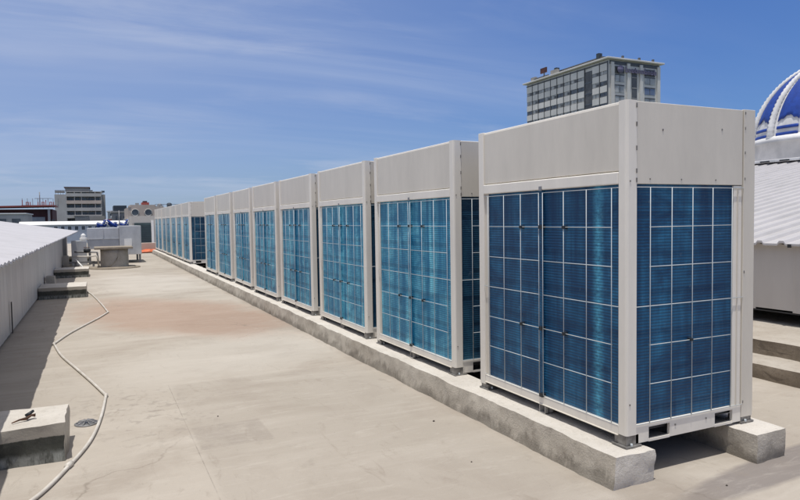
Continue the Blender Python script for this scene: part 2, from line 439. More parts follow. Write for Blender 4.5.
# ------------------------------------------------------------------ outdoor units
W, H = .92, 1.70
def make_unit(L, fins, name='air_conditioning_unit'):
    r = empty(name)
    yf = L - .06                       # start of the far post
    # inner body
    b = MB(); b.box(.035, W - .035, .035, L - .035, .06, 1.66, 'dark'); b.build('inner_body', r)
    # hood panels
    b = MB()
    b.box(.006, .03, .055, yf + .002, 1.362, H - .012, 'casing'); b.build('hood_panel', r, .004)
    b = MB(); b.box(-.004, .03, .055, yf + .002, 1.297, 1.358, 'casing_rib'); b.build('hood_rail', r, .006)
    b = MB()
    b.box(.064, .826, .004, .03, 1.297, H - .004, 'casing')
    for x in (.155, .37, .62): b.box(x - .004, x + .004, .001, .006, 1.318, 1.326, 'foot')
    for x, z in ((.24, 1.565), (.665, 1.585)): b.box(x - .004, x + .004, .001, .006, z - .006, z + .006, 'foot')
    b.build('hood_panel', r, .003)
    b = MB(); b.box(.064, .85, L - .03, L - .004, 1.297, H - .004, 'casing'); b.build('hood_panel', r, .003)
    b = MB(); b.box(W - .03, W - .006, .055, yf + .002, 1.297, H - .012, 'casing'); b.build('hood_panel', r, .004)
    # top deck with two fan mouths
    b = MB(); b.box(.012, W - .012, .012, L - .012, H - .03, H - .001, 'casing_rib'); b.build('top_deck', r, .006)
    for fy in (L * .28, L * .72):
        b = MB()
        b.lathe(W / 2, fy, [(.29, H - .01), (.30, H + .012), (.27, H + .012), (.26, H + .002)], 'dark', 28)
        for k in range(5): b.tube([(W / 2 + math.cos(a) * (.05 + k * .05), fy + math.sin(a) * (.05 + k * .05), H + .014) for a in [2 * math.pi * i / 20 for i in range(20)]], .003, 'wire', 4, True)
        b.build('fan_guard', r)
    # coils
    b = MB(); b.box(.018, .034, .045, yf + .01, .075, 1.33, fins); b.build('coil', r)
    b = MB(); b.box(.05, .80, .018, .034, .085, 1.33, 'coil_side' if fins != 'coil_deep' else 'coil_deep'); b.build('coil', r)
    b = MB(); b.box(.05, .80, L - .034, L - .018, .075, 1.33, 'coil_side'); b.build('coil', r)
    # corner posts
    b = MB()
    b.add([(-.002, .054, .03), (.062, -.002, .03)], [], 'casing_rib')
    prof = [(0, .054), (0, .012), (.004, .004), (.012, 0), (.064, 0), (.064, .02), (.02, .02), (.02, .054)]
    n = len(prof)
    def ext(prof, z0, z1, m):
        vs = [(x, y, z0) for x, y in prof] + [(x, y, z1) for x, y in prof]
        n = len(prof)
        fs = [(i, (i + 1) % n, n + (i + 1) % n, n + i) for i in range(n)] + [tuple(range(n)), tuple(range(n, 2 * n))]
        b.add(vs, fs, m)
    b = MB(); ext(prof, .060, H, 'casing_rib')
    for z in (1.675, 1.585, 1.47, 1.36, 1.315): b.box(.0585, .064, -.004, .002, z - .011, z + .011, 'foot')
    for z in (1.31, .215): b.box(.018, .024, -.003, .002, z - .004, z + .004, 'foot')
    b.build('corner_post', r)
    b = MB()
    b.box(-.001, .018, yf + .002, L, .034, H, 'casing_rib'); b.box(.018, .05, L - .02, L, .034, H, 'casing_rib')
    b.box(.012, .02, yf - .035, yf + .002, .1, 1.297, 'casing'); b.build('corner_post', r, .003)
    b = MB()
    b.box(.832, W, 0, .02, .034, H, 'casing'); b.box(W - .02, W, .02, .06, .034, H, 'casing')
    for z in (1.68, 1.60, 1.47, 1.33, .83, .12): b.box(.838, .844, -.003, .002, z - .008, z + .008, 'foot')
    b.build('corner_post', r, .003)
    b = MB(); b.box(.850, W, L - .02, L, .034, H, 'casing'); b.box(W - .02, W, yf, L - .02, .034, H, 'casing'); b.build('corner_post', r, .003)
    b = MB(); b.box(.764, .829, .008, .03, .098, 1.294, 'casing_rib'); b.box(.790, .797, .002, .01, .11, 1.28, 'casing')
    b.build('side_panel', r, .002)
    b = MB(); b.box(W - .03, W - .008, .062, yf - .002, .1, 1.294, 'casing'); b.build('side_panel', r, .003)
    # base: left rail, near panel with two fork slots, far and right rails
    b = MB(); b.box(.0, .028, .056, yf, .054, .100, 'casing_rib'); b.box(-.005, .03, .056, yf, .050, .057, 'casing'); b.build('base_rail', r, .004)
    b = MB()
    z0, z1, a0, a1 = .014, .106, .024, .086
    xs = [.066, .152, .297, .628, .765, .829]
    b.box(xs[0], xs[1], .004, .02, z0, z1, 'casing_rib'); b.box(xs[2], xs[3], .004, .02, z0, z1, 'casing_rib'); b.box(xs[4], xs[5], .004, .02, z0, z1, 'casing_rib')
    for p, q in ((xs[1], xs[2]), (xs[3], xs[4])):
        b.box(p, q, .004, .02, a1, z1, 'casing_rib'); b.box(p, q, .004, .02, z0 - .003, a0, 'casing_rib')
        b.box(p, q, .120, .125, z0, a1, 'foot'); b.box(p, q, .02, .120, z0, .022, 'foot')
    for x in (.335, .56): b.box(x - .004, x + .004, .001, .006, .066, .074, 'foot')
    b.build('base_panel', r)
    b = MB(); b.box(.066, .85, L - .02, L - .004, .02, .094, 'casing'); b.build('base_panel', r)
    b = MB(); b.box(W - .028, W - .001, .056, yf, .034, .088, 'casing'); b.build('base_rail', r, .004)
    # feet
    for fx, fy in ((.0, 0.), (.0, L - .09), (W - .09, 0.), (W - .09, L - .09)):
        b = MB()
        b.box(fx - .006, fx + .096, fy - .006, fy + .096, 0, .010, 'foot')
        b.box(fx + .004, fx + .085, fy + .004, fy + .010, .01, .062 if fy == 0 and fx == 0 else .036, 'foot')
        b.box(fx + .004, fx + .010, fy + .010, fy + .085, .01, .062 if fy == 0 and fx == 0 else .036, 'foot')
        b.box(fx + .014, fx + .080, fy + .014, fy + .080, .01, .034, 'dark')
        b.tube([(fx + .03, fy - .003, .008), (fx + .03, fy - .003, .022)], .007, 'wire', 6)
        b.build('foot', r, .002)
    b = MB(); m0, m1 = L / 2 - .028, L / 2 + .028
    b.box(.002, .06, m0, m0 + .005, 0, .050, 'bracket'); b.box(.002, .06, m1 - .005, m1, 0, .050, 'bracket'); b.box(-.004, .06, m0, m1, -.001, .005, 'bracket'); b.box(.025, .03, m0, m1, 0, .05, 'foot'); b.build('foot', r)
    # wire guards, two on the long face and one on the near end
    zs = [.108 + .1955 * i for i in range(7)]
    mid = L / 2
    gl = ((mid + .018, yf - .055), (.098, mid - .018))
    for gi, (y0, y1) in enumerate(gl):
        b = MB(); wr = .0021; x = .0
        for i, z in enumerate(zs):
            e0 = .056 if (i in (0, 3, 6) and gi == 1) else y0
            e1 = yf if (i in (0, 3, 6) and gi == 0) else y1
            b.tube([(x, e0, z), (x, e1, z)], wr, 'wire', 6)
        for k in range(4):
            y = y0 + (y1 - y0) * k / 3
            b.tube([(x - .004, y, zs[0]), (x - .004, y, zs[6])], wr, 'wire', 6)
        go = b.build('coil_guard', r)
        yy = y0 + (y1 - y0) * (.333 if gi == 0 else .667)
        for i in (2, 5):
            b = MB(); b.box(-.007, .016, yy - .012, yy + .012, zs[i] - .010, zs[i] + .008, 'clip'); b.build('clip', go)
    b = MB(); b.box(.004, .02, mid - .008, mid + .008, .09, 1.30, fins)
    b.box(-.008, .0, mid - .012, mid + .012, 1.293, 1.318, 'steel')
    for i in (0, 2, 5): b.box(-.010, .018, mid - .014, mid + .014, zs[i] - .010, zs[i] + .010, 'clip')
    b.build('centre_strip', r)
    b = MB()
    for i, z in enumerate(zs):
        lo, hi = (.064, .832) if i in (0, 3, 6) else (.150, .738)
        b.tube([(lo, .0, z), (hi, .0, z)], wr, 'wire', 6)
    for k in range(5):
        x = .150 + .147 * k
        b.tube([(x, -.004, zs[0]), (x, -.004, zs[6])], wr, 'wire', 6)
    go = b.build('coil_guard', r)
    b = MB(); b.box(.44 - .010, .44 + .010, -.008, .014, zs[2] - .006, zs[2] + .008, 'clip'); b.build('clip', go)
    return r

GROUP = 'air conditioning outdoor units in a row on the kerbs'
near = make_unit(1.32, 'coil_deep')
tag(near, 'nearest and largest ivory outdoor unit, dark blue coils on both visible sides', 'air conditioner', GROUP)
proto = make_unit(1.425, 'coil_cyan')
ys = [1.662, 3.315, 5.029, 6.652, 8.379, 10.06, 11.743, 16.00, 17.60, 19.2, 20.8, 22.4, 24.0, 25.5]
LB = ['second outdoor unit from the near end, directly behind the dark blue nearest one',
      'third ivory outdoor unit from the near end of the row, cyan coils',
      'fourth ivory outdoor unit from the near end of the row, cyan coils',
      'fifth ivory outdoor unit from the near end of the row, cyan coils',
      'sixth ivory outdoor unit from the near end, middle of the first run of eight',
      'seventh ivory outdoor unit, last but one before the gap in the row',
      'eighth ivory outdoor unit, the last one before the gap in the row',
      'first small looking outdoor unit beyond the gap, its shaded navy end coil showing in full',
      'second outdoor unit beyond the gap in the row',
      'third outdoor unit beyond the gap in the row',
      'fourth outdoor unit beyond the gap, a narrow sliver in the far run',
      'fifth outdoor unit beyond the gap, third from the far end of the row',
      'last but one outdoor unit at the far end of the row',
      'farthest outdoor unit of the whole row, beside the orange tarpaulin']
for i, y in enumerate(ys):
    u = proto if i == 0 else copy_tree(proto)
    jit = ((.004, .3), (-.006, -.35), (.005, .2), (-.003, .45), (.006, -.25), (0, .3), (-.005, -.2))[i % 7]
    u.location = (jit[0], y, 0); u.rotation_euler.z = math.radians(jit[1] * .8)
    tag(u, LB[i], 'air conditioner', GROUP)

# ------------------------------------------------------------------ left shed
def corrugated(bm, pts_fn, n, mat, smooth=False):
    pass
def roof_sheet(name, parent, xe, ze, xr, zr, y0, y1, pitch, hgt, mat, jitter=0.0, th=.02, trap=False):
    """ribs run down the slope; the crest height varies along y as a trapezoid wave."""
    b = MB(); vs = []; fs = []
    n = int((y1 - y0) / pitch); prof = []
    for i in range(n):
        y = y0 + i * pitch
        j = random.uniform(-jitter, jitter)
        for t, h, k in ([(0, 0, j), (.55, 0, j), (.64, 1, j), (.84, 1, j), (.93, 0, j)] if trap else [(q / 10, .5 - .5 * math.cos(2 * math.pi * q / 10), j) for q in range(10)]): prof.append((y + t * pitch, h * hgt, k))
    for sgn in (1, 0):
        for y, h, k in prof:
            dx = (xe - xr) / abs(xe - xr) * k
            vs.append((xe + dx, y, ze + h - (0 if sgn else th))); vs.append((xr, y, zr + h - (0 if sgn else th)))
    N = len(prof)
    for i in range(N - 1):
        fs.append((2 * i, 2 * i + 2, 2 * i + 3, 2 * i + 1))
        o = 2 * N
        fs.append((o + 2 * i, o + 2 * i + 1, o + 2 * i + 3, o + 2 * i + 2))
        fs.append((2 * i, o + 2 * i, o + 2 * i + 2, 2 * i + 2)); fs.append((2 * i + 1, 2 * i + 3, o + 2 * i + 3, o + 2 * i + 1))
    fs.append((0, 1, 2 * N + 1, 2 * N)); fs.append((2 * N - 2, 4 * N - 2, 4 * N - 1, 2 * N - 1))
    b.add(vs, fs, mat)
    return b.build(name, parent)
def wall_sheet(name, parent, x, y0, y1, z0, z1, pitch, d, mat, out=1):
    b = MB(); vs = []; fs = []
    n = int((y1 - y0) / pitch)
    pr = []
    for i in range(n):
        y = y0 + i * pitch
        for t, h in ((0, 0), (.70, 0), (.76, 1), (.90, 1), (.96, 0)): pr.append((y + t * pitch, h * d * out))
    for y, h in pr: vs += [(x + h, y, z0), (x + h, y, z1)]
    N = len(pr)
    for y, h in pr: vs += [(x + h - .01 * out, y, z0), (x + h - .01 * out, y, z1)]
    for i in range(N - 1):
        fs.append((2 * i, 2 * i + 2, 2 * i + 3, 2 * i + 1)); o = 2 * N
        fs.append((o + 2 * i, o + 2 * i + 1, o + 2 * i + 3, o + 2 * i + 2))
    fs.append((0, 1, 2 * N + 1, 2 * N)); fs.append((2 * N - 2, 4 * N - 2, 4 * N - 1, 2 * N - 1))
    b.add(vs, fs, mat)
    return b.build(name, parent)

sh = empty('metal_shed', (-3.25, 2, FLOOR)); sh.location = (0, 0, 0)
tag(sh, 'long low shed with white corrugated roof and grey sheet wall along the left side', 'shed')
roof_sheet('roof', sh, -2.905, .865, -9.0, 1.86, -6, 25.2, .24, .014, 'roof_white', .008)
roof_sheet('roof', sh, -15.1, .865, -9.0, 1.86, -6, 25.2, .24, .014, 'roof_white', .008)
wall_sheet('wall', sh, -3.25, -6, 20.7, FLOOR + .035, .80, .30, .004, 'wall_sheet')
b = MB(); b.box(-3.40, -3.30, -6, 25.0, FLOOR, .80, 'dark'); b.build('gap_shade_backing', sh)  # near-black box paints the shadow gap along the foot of the sheet
b = MB(); b.box(-3.50, -3.28, 20.75, 25.0, FLOOR, .80, 'wall_sheet'); b.box(-3.27, -3.15, 20.6, 20.9, FLOOR, .84, 'wall_sheet'); b.build('end_wall', sh)
b = MB(); vs = [(-3.3, 25.02, FLOOR), (-14.8, 25.02, FLOOR), (-14.8, 25.02, .85), (-9, 25.02, 1.80), (-3.3, 25.02, .85)]
b.add(vs + [(x, y - .06, z) for x, y, z in vs], [(0, 1, 2, 3, 4), (5, 6, 7, 8, 9), (0, 1, 6, 5), (1, 2, 7, 6), (2, 3, 8, 7), (3, 4, 9, 8), (4, 0, 5, 9)], 'wall_sheet'); b.build('gable_wall', sh)
b = MB(); b.box(-3.23, -3.222, 6.3, 6.36, FLOOR + .04, .25, 'dark'); b.build('seam_gap', sh)
for y in (11.9, 19.3):
    tag(rough_box('concrete_stub', -3.22, -3.06, y, y + .35, FLOOR, .13 if y < 15 else .2, 'stack', ('stack', 'stack'), y, .01, .08, .02), None)
for i, o in enumerate([o for o in D.objects if o.name.startswith('concrete_stub')]):
    tag(o, ['small concrete stub against the grey shed wall behind the second block', 'small concrete stub against the shed wall near its far end'][i], 'stub', 'concrete stubs by the shed wall')

# blocks along the shed
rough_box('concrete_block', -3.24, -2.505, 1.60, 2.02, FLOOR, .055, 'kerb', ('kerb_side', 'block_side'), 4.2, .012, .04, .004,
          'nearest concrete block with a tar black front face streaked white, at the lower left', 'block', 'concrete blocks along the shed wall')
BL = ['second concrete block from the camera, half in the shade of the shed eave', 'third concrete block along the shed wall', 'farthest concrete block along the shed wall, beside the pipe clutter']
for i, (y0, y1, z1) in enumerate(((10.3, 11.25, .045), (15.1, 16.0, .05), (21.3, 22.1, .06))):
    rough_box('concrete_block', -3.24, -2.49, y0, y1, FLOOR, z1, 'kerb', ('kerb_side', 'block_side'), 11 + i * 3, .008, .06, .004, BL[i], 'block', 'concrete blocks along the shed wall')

# rusty fragment on the first block
b = MB()
b.tube([(-2.765, 1.70, .064), (-2.73, 1.725, .070), (-2.70, 1.73, .071), (-2.675, 1.755, .080), (-2.655, 1.755, .078)], [.003, .005, .009, .006, .010], 'rust', 7)
b.tube([(-2.70, 1.75, .08), (-2.665, 1.775, .1)], [.012, .007], 'clip', 6)
tag(b.build('iron_fragment'), 'dark rusty iron fragment lying on top of the nearest concrete block', 'scrap')

# hose
def catmull(P, n=10):
    out = []
    for i in range(len(P) - 1):
        p0 = P[max(i - 1, 0)]; p1 = P[i]; p2 = P[i + 1]; p3 = P[min(i + 2, len(P) - 1)]
        for k in range(n):
            t = k / n
            out.append(tuple(.5 * ((2 * p1[a]) + (-p0[a] + p2[a]) * t + (2 * p0[a] - 5 * p1[a] + 4 * p2[a] - p3[a]) * t * t + (-p0[a] + 3 * p1[a] - 3 * p2[a] + p3[a]) * t ** 3) for a in range(2)))
    out.append(tuple(P[-1][:2])); return out
hz = FLOOR + .013
seg1 = catmull([(-3.05, .35), (-2.80, .80), (-2.614, 1.097), (-2.483, 1.485), (-2.385, 1.87), (-2.325, 2.35), (-2.287, 2.919)])
seg2 = catmull([(-2.287, 2.919), (-2.38, 3.40), (-2.50, 3.98), (-2.66, 4.75), (-2.76, 5.479)])
seg3 = catmull([(-2.76, 5.479), (-2.64, 6.10), (-2.475, 6.738), (-2.31, 7.35), (-2.189, 7.885)])
seg4 = catmull([(-2.189, 7.885), (-2.26, 8.9), (-2.36, 10.083), (-2.42, 10.7), (-2.49, 11.2)])
pipe = empty('water_pipe', (-2.3, 2.9, FLOOR)); pipe.location = (0, 0, 0)
tag(pipe, 'thin dusty white plastic pipe zigzagging over the floor on the left', 'pipe')
for sg in (seg1, seg2, seg3, seg4):
    b = MB(); b.tube([(x, y, hz) for x, y in sg], .0105, 'pvc', 8); b.build('pipe_run', pipe)
for x, y in ((-2.287, 2.919), (-2.76, 5.479), (-2.189, 7.885)):
    b = MB(); b.tube([(x + .0, y - .018, hz), (x, y + .018, hz)], .0155, 'pvc', 8); b.build('pipe_elbow', pipe)
b = MB(); b.tube([(-2.496, 1.45, hz + .002), (-2.478, 1.50, hz + .002)], .0165, 'pvc', 8); b.build('pipe_coupling', pipe)

# drain dome
b = MB(); cx, cy = -2.412, 2.27
b.lathe(cx, cy, [(.070, FLOOR), (.072, FLOOR + .006), (.06, FLOOR + .008)], 'steel', 24)
for k in range(10):
    a = 2 * math.pi * k / 10
    b.tube([(cx + math.cos(a) * .06 * c, cy + math.sin(a) * .06 * c, FLOOR + .006 + .018 * math.sin(math.acos(c))) for c in (1, .92, .75, .5, .22, .0)], .0038, 'steel', 5)
b.lathe(cx, cy, [(.052, FLOOR + .001), (.05, FLOOR + .0075)], 'dark', 20)
tag(b.build('drain_grate'), 'small round domed drain grate on the floor beside the white pipe', 'drain')

# grit
for i, (x, y, s, l) in enumerate(((-1.62, 2.02, .006, 'dark pebble on the floor right of the drain grate'), (-.40, 1.25, .008, 'dark pebble on the floor left of the near kerb end'), (-.55, .55, .005, 'small dark pebble at the bottom of the floor near the kerb'), (1.12, -.17, .006, 'dark pebble beyond the blunt end of the right kerb'), (.37, -.27, .006, 'dark pebble between the ends of the two kerbs'))):
    b = MB(); b.lathe(x, y, [(s * .8, FLOOR), (s, FLOOR + s * .4), (s * .5, FLOOR + s)], 'pebble', 7, 1, .8)
    tag(b.build('pebble'), l, 'pebble', 'grit on the floor')

# ------------------------------------------------------------------ far end of the roof
st = empty('concrete_shaft', (-1.83, 18.1, FLOOR)); st.location = (0, 0, 0)
tag(st, 'round rendered concrete shaft with a wide slab cap standing on the walkway', 'shaft')
b = MB(); b.lathe(-1.83, 18.25, [(.70, FLOOR), (.69, FLOOR + .03), (.62, FLOOR + .045)], 'stack_cap', 28); b.build('base_slab', st)
b = MB(); b.lathe(-1.83, 18.25, [(.385, FLOOR + .04), (.38, FLOOR + .05), (.37, .28), (.375, .405)], 'stack', 30)
b.build('body', st)
b = MB(); b.box(-2.36, -1.34, 17.8, 18.7, .405, .470, 'stack_cap'); b.build('cap', st, .012)
b = MB(); b.tube([(-1.72, 17.88, .40), (-1.73, 17.87, .22), (-1.80, 17.86, .08), (-1.92, 17.87, -.03), (-2.02, 17.90, -.1)], .012, 'stack', 6); b.build('cable', st)

bx_ = empty('sheet_metal_plenum', (-1.9, 20.5, 0)); bx_.location = (0, 0, 0)
tag(bx_, 'large galvanised sheet metal box raised on legs behind the round shaft', 'duct')
b = MB(); b.box(-2.55, -1.62, 20.5, 22.2, .33, 1.0, 'galv'); b.box(-1.615, -.95, 20.45, 22.25, .12, 1.06, 'galv'); b.build('casing', bx_, .01)
b = MB(); b.box(-2.56, -1.61, 20.47, 20.5, .64, .66, 'galv'); b.box(-2.1, -2.08, 20.47, 20.5, .33, 1.0, 'galv'); b.build('flange', bx_)
b = MB(); b.box(-1.47, -1.24, 20.43, 20.45, .41, .63, 'white'); tag(b.build('access_panel', bx_), 'white square panel')
for x, y in ((-2.5, 20.6), (-2.5, 22.1), (-1.38, 20.6), (-1.0, 20.6), (-1.0, 22.1), (-1.38, 22.1)):
    b = MB(); b.box(x - .03, x + .03, y - .03, y + .03, FLOOR, .12 if x > -2 else .33, 'steel'); b.build('leg', bx_)

vp = empty('pipe_stand', (-2.6, 19, FLOOR)); vp.location = (0, 0, 0)
tag(vp, 'tangle of grey and white pipes and a valve between the shed and the round shaft', 'pipework')
b = MB(); b.tube([(-2.95, 19.0, .18), (-2.55, 19.1, .16), (-2.3, 19.0, .18), (-2.25, 19.0, -.1)], .022, 'pvc', 8)
b.build('pipe', vp)
b = MB(); b.tube([(-2.85, 18.6, .1), (-2.65, 18.2, -.12)], .022, 'white', 8); b.build('pipe', vp)
b = MB(); b.tube([(-2.9, 19.4, .30), (-2.62, 19.35, .29), (-2.5, 19.3, .29), (-2.28, 19.3, .27), (-2.25, 19.3, FLOOR)], .028, 'steel', 8); b.build('pipe', vp)
b = MB(); b.lathe(-2.56, 19.3, [(.05, .27), (.09, .29), (.09, .38), (.05, .40)], 'dark', 12); b.tube([(-2.64, 19.25, .43), (-2.48, 19.25, .43)], .012, 'rust', 6); b.build('valve', vp)
b = MB(); b.box(-3.05, -2.35, 18.9, 18.96, -.02, .03, 'steel'); b.box(-2.9, -2.84, 18.9, 18.96, FLOOR, .0, 'steel'); b.box(-2.42, -2.36, 18.9, 18.96, FLOOR, .0, 'steel'); b.build('frame', vp)
b = MB(); b.lathe(-2.66, 20.2, [(.05, .62), (.10, .64), (.11, .69), (.06, .75), (.075, .79), (.02, .84)], 'white', 7, 1.1, .9)
tag(b.build('plastic_sack'), 'small crumpled white sack on a ledge at the far corner of the shed roof', 'sack')
b = MB(); b.box(-3.0, -2.57, 20.0, 20.45, FLOOR, .62, 'galv'); tag(b.build('metal_cabinet', None, .01), 'narrow grey metal cabinet under the white sack at the end of the shed', 'cabinet')

b = MB(); b.box(-1.2, .35, 28.2, 28.5, FLOOR, .26, 'peach'); tag(b.build('parapet', None, .01), 'low beige parapet behind the orange tarpaulin at the end of the walkway', 'parapet')
def tarp():
    from mathutils import noise as mn
    b = MB(); n, m = 24, 10; vs = []; fs = []
    for i in range(n + 1):
        for j in range(m + 1):
            u = i / n; v = j / m
            x = -.62 + .75 * u; y = 27.35 + .75 * v
            z = FLOOR + .01 + (.05 + .17 * math.sin(math.pi * v) ** .7) * (.6 + .6 * abs(mn.noise(Vector((x * 4, y * 3, 1))))) * (math.sin(math.pi * min(1, max(0, u))) ** .3 if 0 < u < 1 else 0)
            vs.append((x, y, z))
    for i in range(n):
        for j in range(m): a = i * (m + 1) + j; fs.append((a, a + 1, a + m + 2, a + m + 1))
    b.add(vs, fs, 'orange', True)
    o = b.build('tarpaulin'); md = o.modifiers.new('solid', 'SOLIDIFY'); md.thickness = .01
    tag(o, 'crumpled bright orange tarpaulin on the floor at the far end of the walkway', 'tarpaulin')
tarp()

# small rooftop room with a dark roller door
rr = empty('rooftop_room', (.4, 42, FLOOR)); rr.location = (0, 0, 0)
tag(rr, 'small grey rooftop room with a dark teal roller door, beside the far end of the row', 'building')
b = MB(); b.box(-.2, 4.2, 42.1, 46, FLOOR, 1.60, 'bgrey_light'); b.build('wall', rr)
b = MB(); b.box(-.05, .95, 42.06, 42.1, FLOOR, 1.15, 'teal')
for k in range(9): b.box(-.05, .95, 42.04, 42.06, FLOOR + .14 * k, FLOOR + .14 * k + .02, 'darkroof')
b.build('roller_door', rr)
b = MB(); b.box(.97, 1.12, 42.02, 42.1, FLOOR, 1.3, 'white'); b.box(-.14, -.05, 42.04, 42.1, FLOOR, 1.15, 'bgrey'); b.build('door_frame', rr)
b = MB(); b.tube([(-.655, 50, 0), (-.655, 50, 2.1)], .035, 'steel', 6); b.box(-1.1, -.2, 49.98, 50.02, 1.35, 1.39, 'steel')
b.box(-.7, -.61, 49.95, 50.05, -14, 0, 'steel')
tag(b.build('antenna_mast'), 'thin grey antenna mast rising behind the sheet metal box', 'mast')

# ------------------------------------------------------------------ background buildings
def facade(root, x0, x1, y, z0, z1, nx, nz, wfrac=.6, hfrac=.5, mat='glass', frame='bgrey_light', base=.25, proud=.05):
    cw = (x1 - x0) / nx; ch = (z1 - z0) / nz
    for i in range(nx):
        for k in range(nz):
            cx = x0 + (i + .5) * cw; zb = z0 + k * ch + ch * base
            f = MB()
            w = cw * wfrac / 2; h = ch * hfrac
            f.box(cx - w, cx + w, y - proud, y, zb - .08, zb, frame); f.box(cx - w, cx + w, y - proud, y, zb + h, zb + h + .08, frame)
            f.box(cx - w - .08, cx - w, y - proud, y, zb - .08, zb + h + .08, frame); f.box(cx + w, cx + w + .08, y - proud, y, zb - .08, zb + h + .08, frame)
            fo = f.build('window', root)
            p = MB(); p.box(cx - w, cx + w, y - .02, y - .004, zb, zb + h, mat); p.build('pane', fo)

# long white building
r = empty('white_building', (-3, 60, -14)); r.location = (0, 0, 0)
tag(r, 'long low white building with a row of small dark windows behind the shed roof', 'building')
b = MB(); b.box(-8, 1.4, 60, 61.1, -14, 1.05, 'white'); b.box(-8, 1.4, 61.1, 68, -14, 1.3, 'white'); b.build('wall', r)
b = MB(); v_ = [(-8.1, 59.8, 1.12), (1.5, 59.8, 1.12), (1.5, 61.0, 1.40), (-8.1, 61.0, 1.40), (-8.1, 68.1, 1.40), (1.5, 68.1, 1.40)]
b.add(v_ + [(x, y, z - .06) for x, y, z in v_], [(0, 1, 2, 3), (3, 2, 5, 4), (6, 9, 8, 7), (9, 10, 11, 8), (0, 6, 7, 1), (1, 7, 8, 2), (2, 8, 11, 5), (5, 11, 10, 4), (4, 10, 9, 3), (3, 9, 6, 0)], 'white'); b.build('roof', r)
facade(r, -5.6, -1.9, 60, .55, 1.05, 7, 1, .5, .62, 'glass', 'white', .18)
# blue and white scroll ornaments
for i, (x, s, l) in enumerate(((-1.75, 1, 'blue and white scroll ornament on the white building, leftmost of three'), (-.95, -1, 'blue and white scroll ornament on the white building, middle of three'), (.0, 1, 'blue and white scroll ornament on the white building, rightmost of three'))):
    b = MB(); y = 58.6
    for k, (m, dz, ph) in enumerate((('blue_paint', 0, 0), ('white', .16, .5), ('blue_paint', .1, 1.1))):
        pts = []; rad = []
        for t in range(14):
            u = t / 13; a = ph + u * 4.2
            pts.append((x + s * (-.40 + .80 * u) + .07 * math.cos(a * 2), y - .05 * k, .92 + dz + .28 * u + .15 * math.sin(a * 1.6)))
            rad.append(.03 + .10 * math.sin(math.pi * u))
        b.tube(pts, rad, m, 8)
    b.lathe(x - s * .28, y, [(.0001, .8), (.15, .86), (.17, .98), (.1, 1.12), (.0001, 1.16)], 'blue_paint', 10)
    b.box(x - .04, x + .04, y - .04, y + .04, -14, .8, 'steel')
    b.box(x - .45, x + .45, y - .05, y + .1, .72, .82, 'white')
    tag(b.build('scroll_ornament'), l, 'ornament', 'scroll ornaments')

# maroon building with beige wing
r = empty('maroon_building', (-14, 110, -14)); r.location = (0, 0, 0)
tag(r, 'dark maroon building with an overhanging red roof at the left edge', 'building')
b = MB(); b.box(-30, -8.2, 111, 124, -14, 3.5, 'maroon'); b.build('wall', r)
b = MB(); b.add([(-32, 109, 3.7), (-8, 109, 4.1), (-8, 125, 4.3), (-32, 125, 3.9), (-32, 109, 3.45), (-8, 109, 3.9), (-8, 125, 4.1), (-32, 125, 3.7)], [(0, 1, 2, 3), (4, 5, 6, 7), (0, 1, 5, 4), (1, 2, 6, 5), (2, 3, 7, 6), (3, 0, 4, 7)], 'redroof'); b.build('roof', r)
b = MB(); b.box(-11.2, -9.2, 110.9, 111, 1.5, 2.3, 'glass_pale'); b.build('window', r)
b = MB(); b.box(-8.75, -8.45, 109.6, 110.4, -14, 3.5, 'bgrey_light'); b.build('column', r)
b = MB(); b.box(-8.3, -7.9, 110.6, 111, -1, 1.9, 'glass'); b.build('window', r)
r = empty('beige_annex', (-12, 90, -14)); r.location = (0, 0, 0)
tag(r, 'pale beige annex with three dark windows in front of the maroon building', 'building')
b = MB(); b.box(-26, -10.1, 90, 100, -14, 2.5, 'bgrey_light'); b.build('wall', r)
b = MB(); b.box(-26.2, -9.95, 89.8, 100.2, 2.5, 2.62, 'white'); b.build('roof', r)
facade(r, -21, -10.3, 90, .2, 2.3, 7, 1, .62, .5, 'glass', 'bgrey_light', .32)
# red rooftop sign frames
r = empty('rooftop_sign', (-10, 112, 3.8)); r.location = (0, 0, 0)
tag(r, 'illegible red lettering on a frame on top of the maroon building', 'sign')
b = MB()
for x in [-12.3 + .7 * i for i in range(8)]: b.box(x, x + .06, 112, 112.06, 3.7, 5.2, 'steel')
b.box(-12.4, -7.3, 112, 112.05, 4.1, 4.16, 'steel'); b.box(-10.6, -8.2, 112, 112.05, 5.15, 5.22, 'steel'); b.tube([(-9.9, 112, 4), (-9.9, 112, 6.2)], .07, 'steel', 5); b.build('frame', r)
for i in range(9):
    x = -12.3 + i * .53
    if i == 3: continue
    b = MB(); w = .38; h = .65 if i % 3 else .95
    b.box(x, x + .1, 111.8, 111.95, 4.0, 4.0 + h, 'redroof'); b.box(x + .1, x + w, 111.8, 111.95, 4.0 + (h - .1) * (i % 2), 4.1 + (h - .1) * (i % 2), 'redroof')
    if i % 2: b.box(x + w - .1, x + w, 111.8, 111.95, 4.0, 4.0 + h - .1, 'redroof')
    b.build('letter', r)

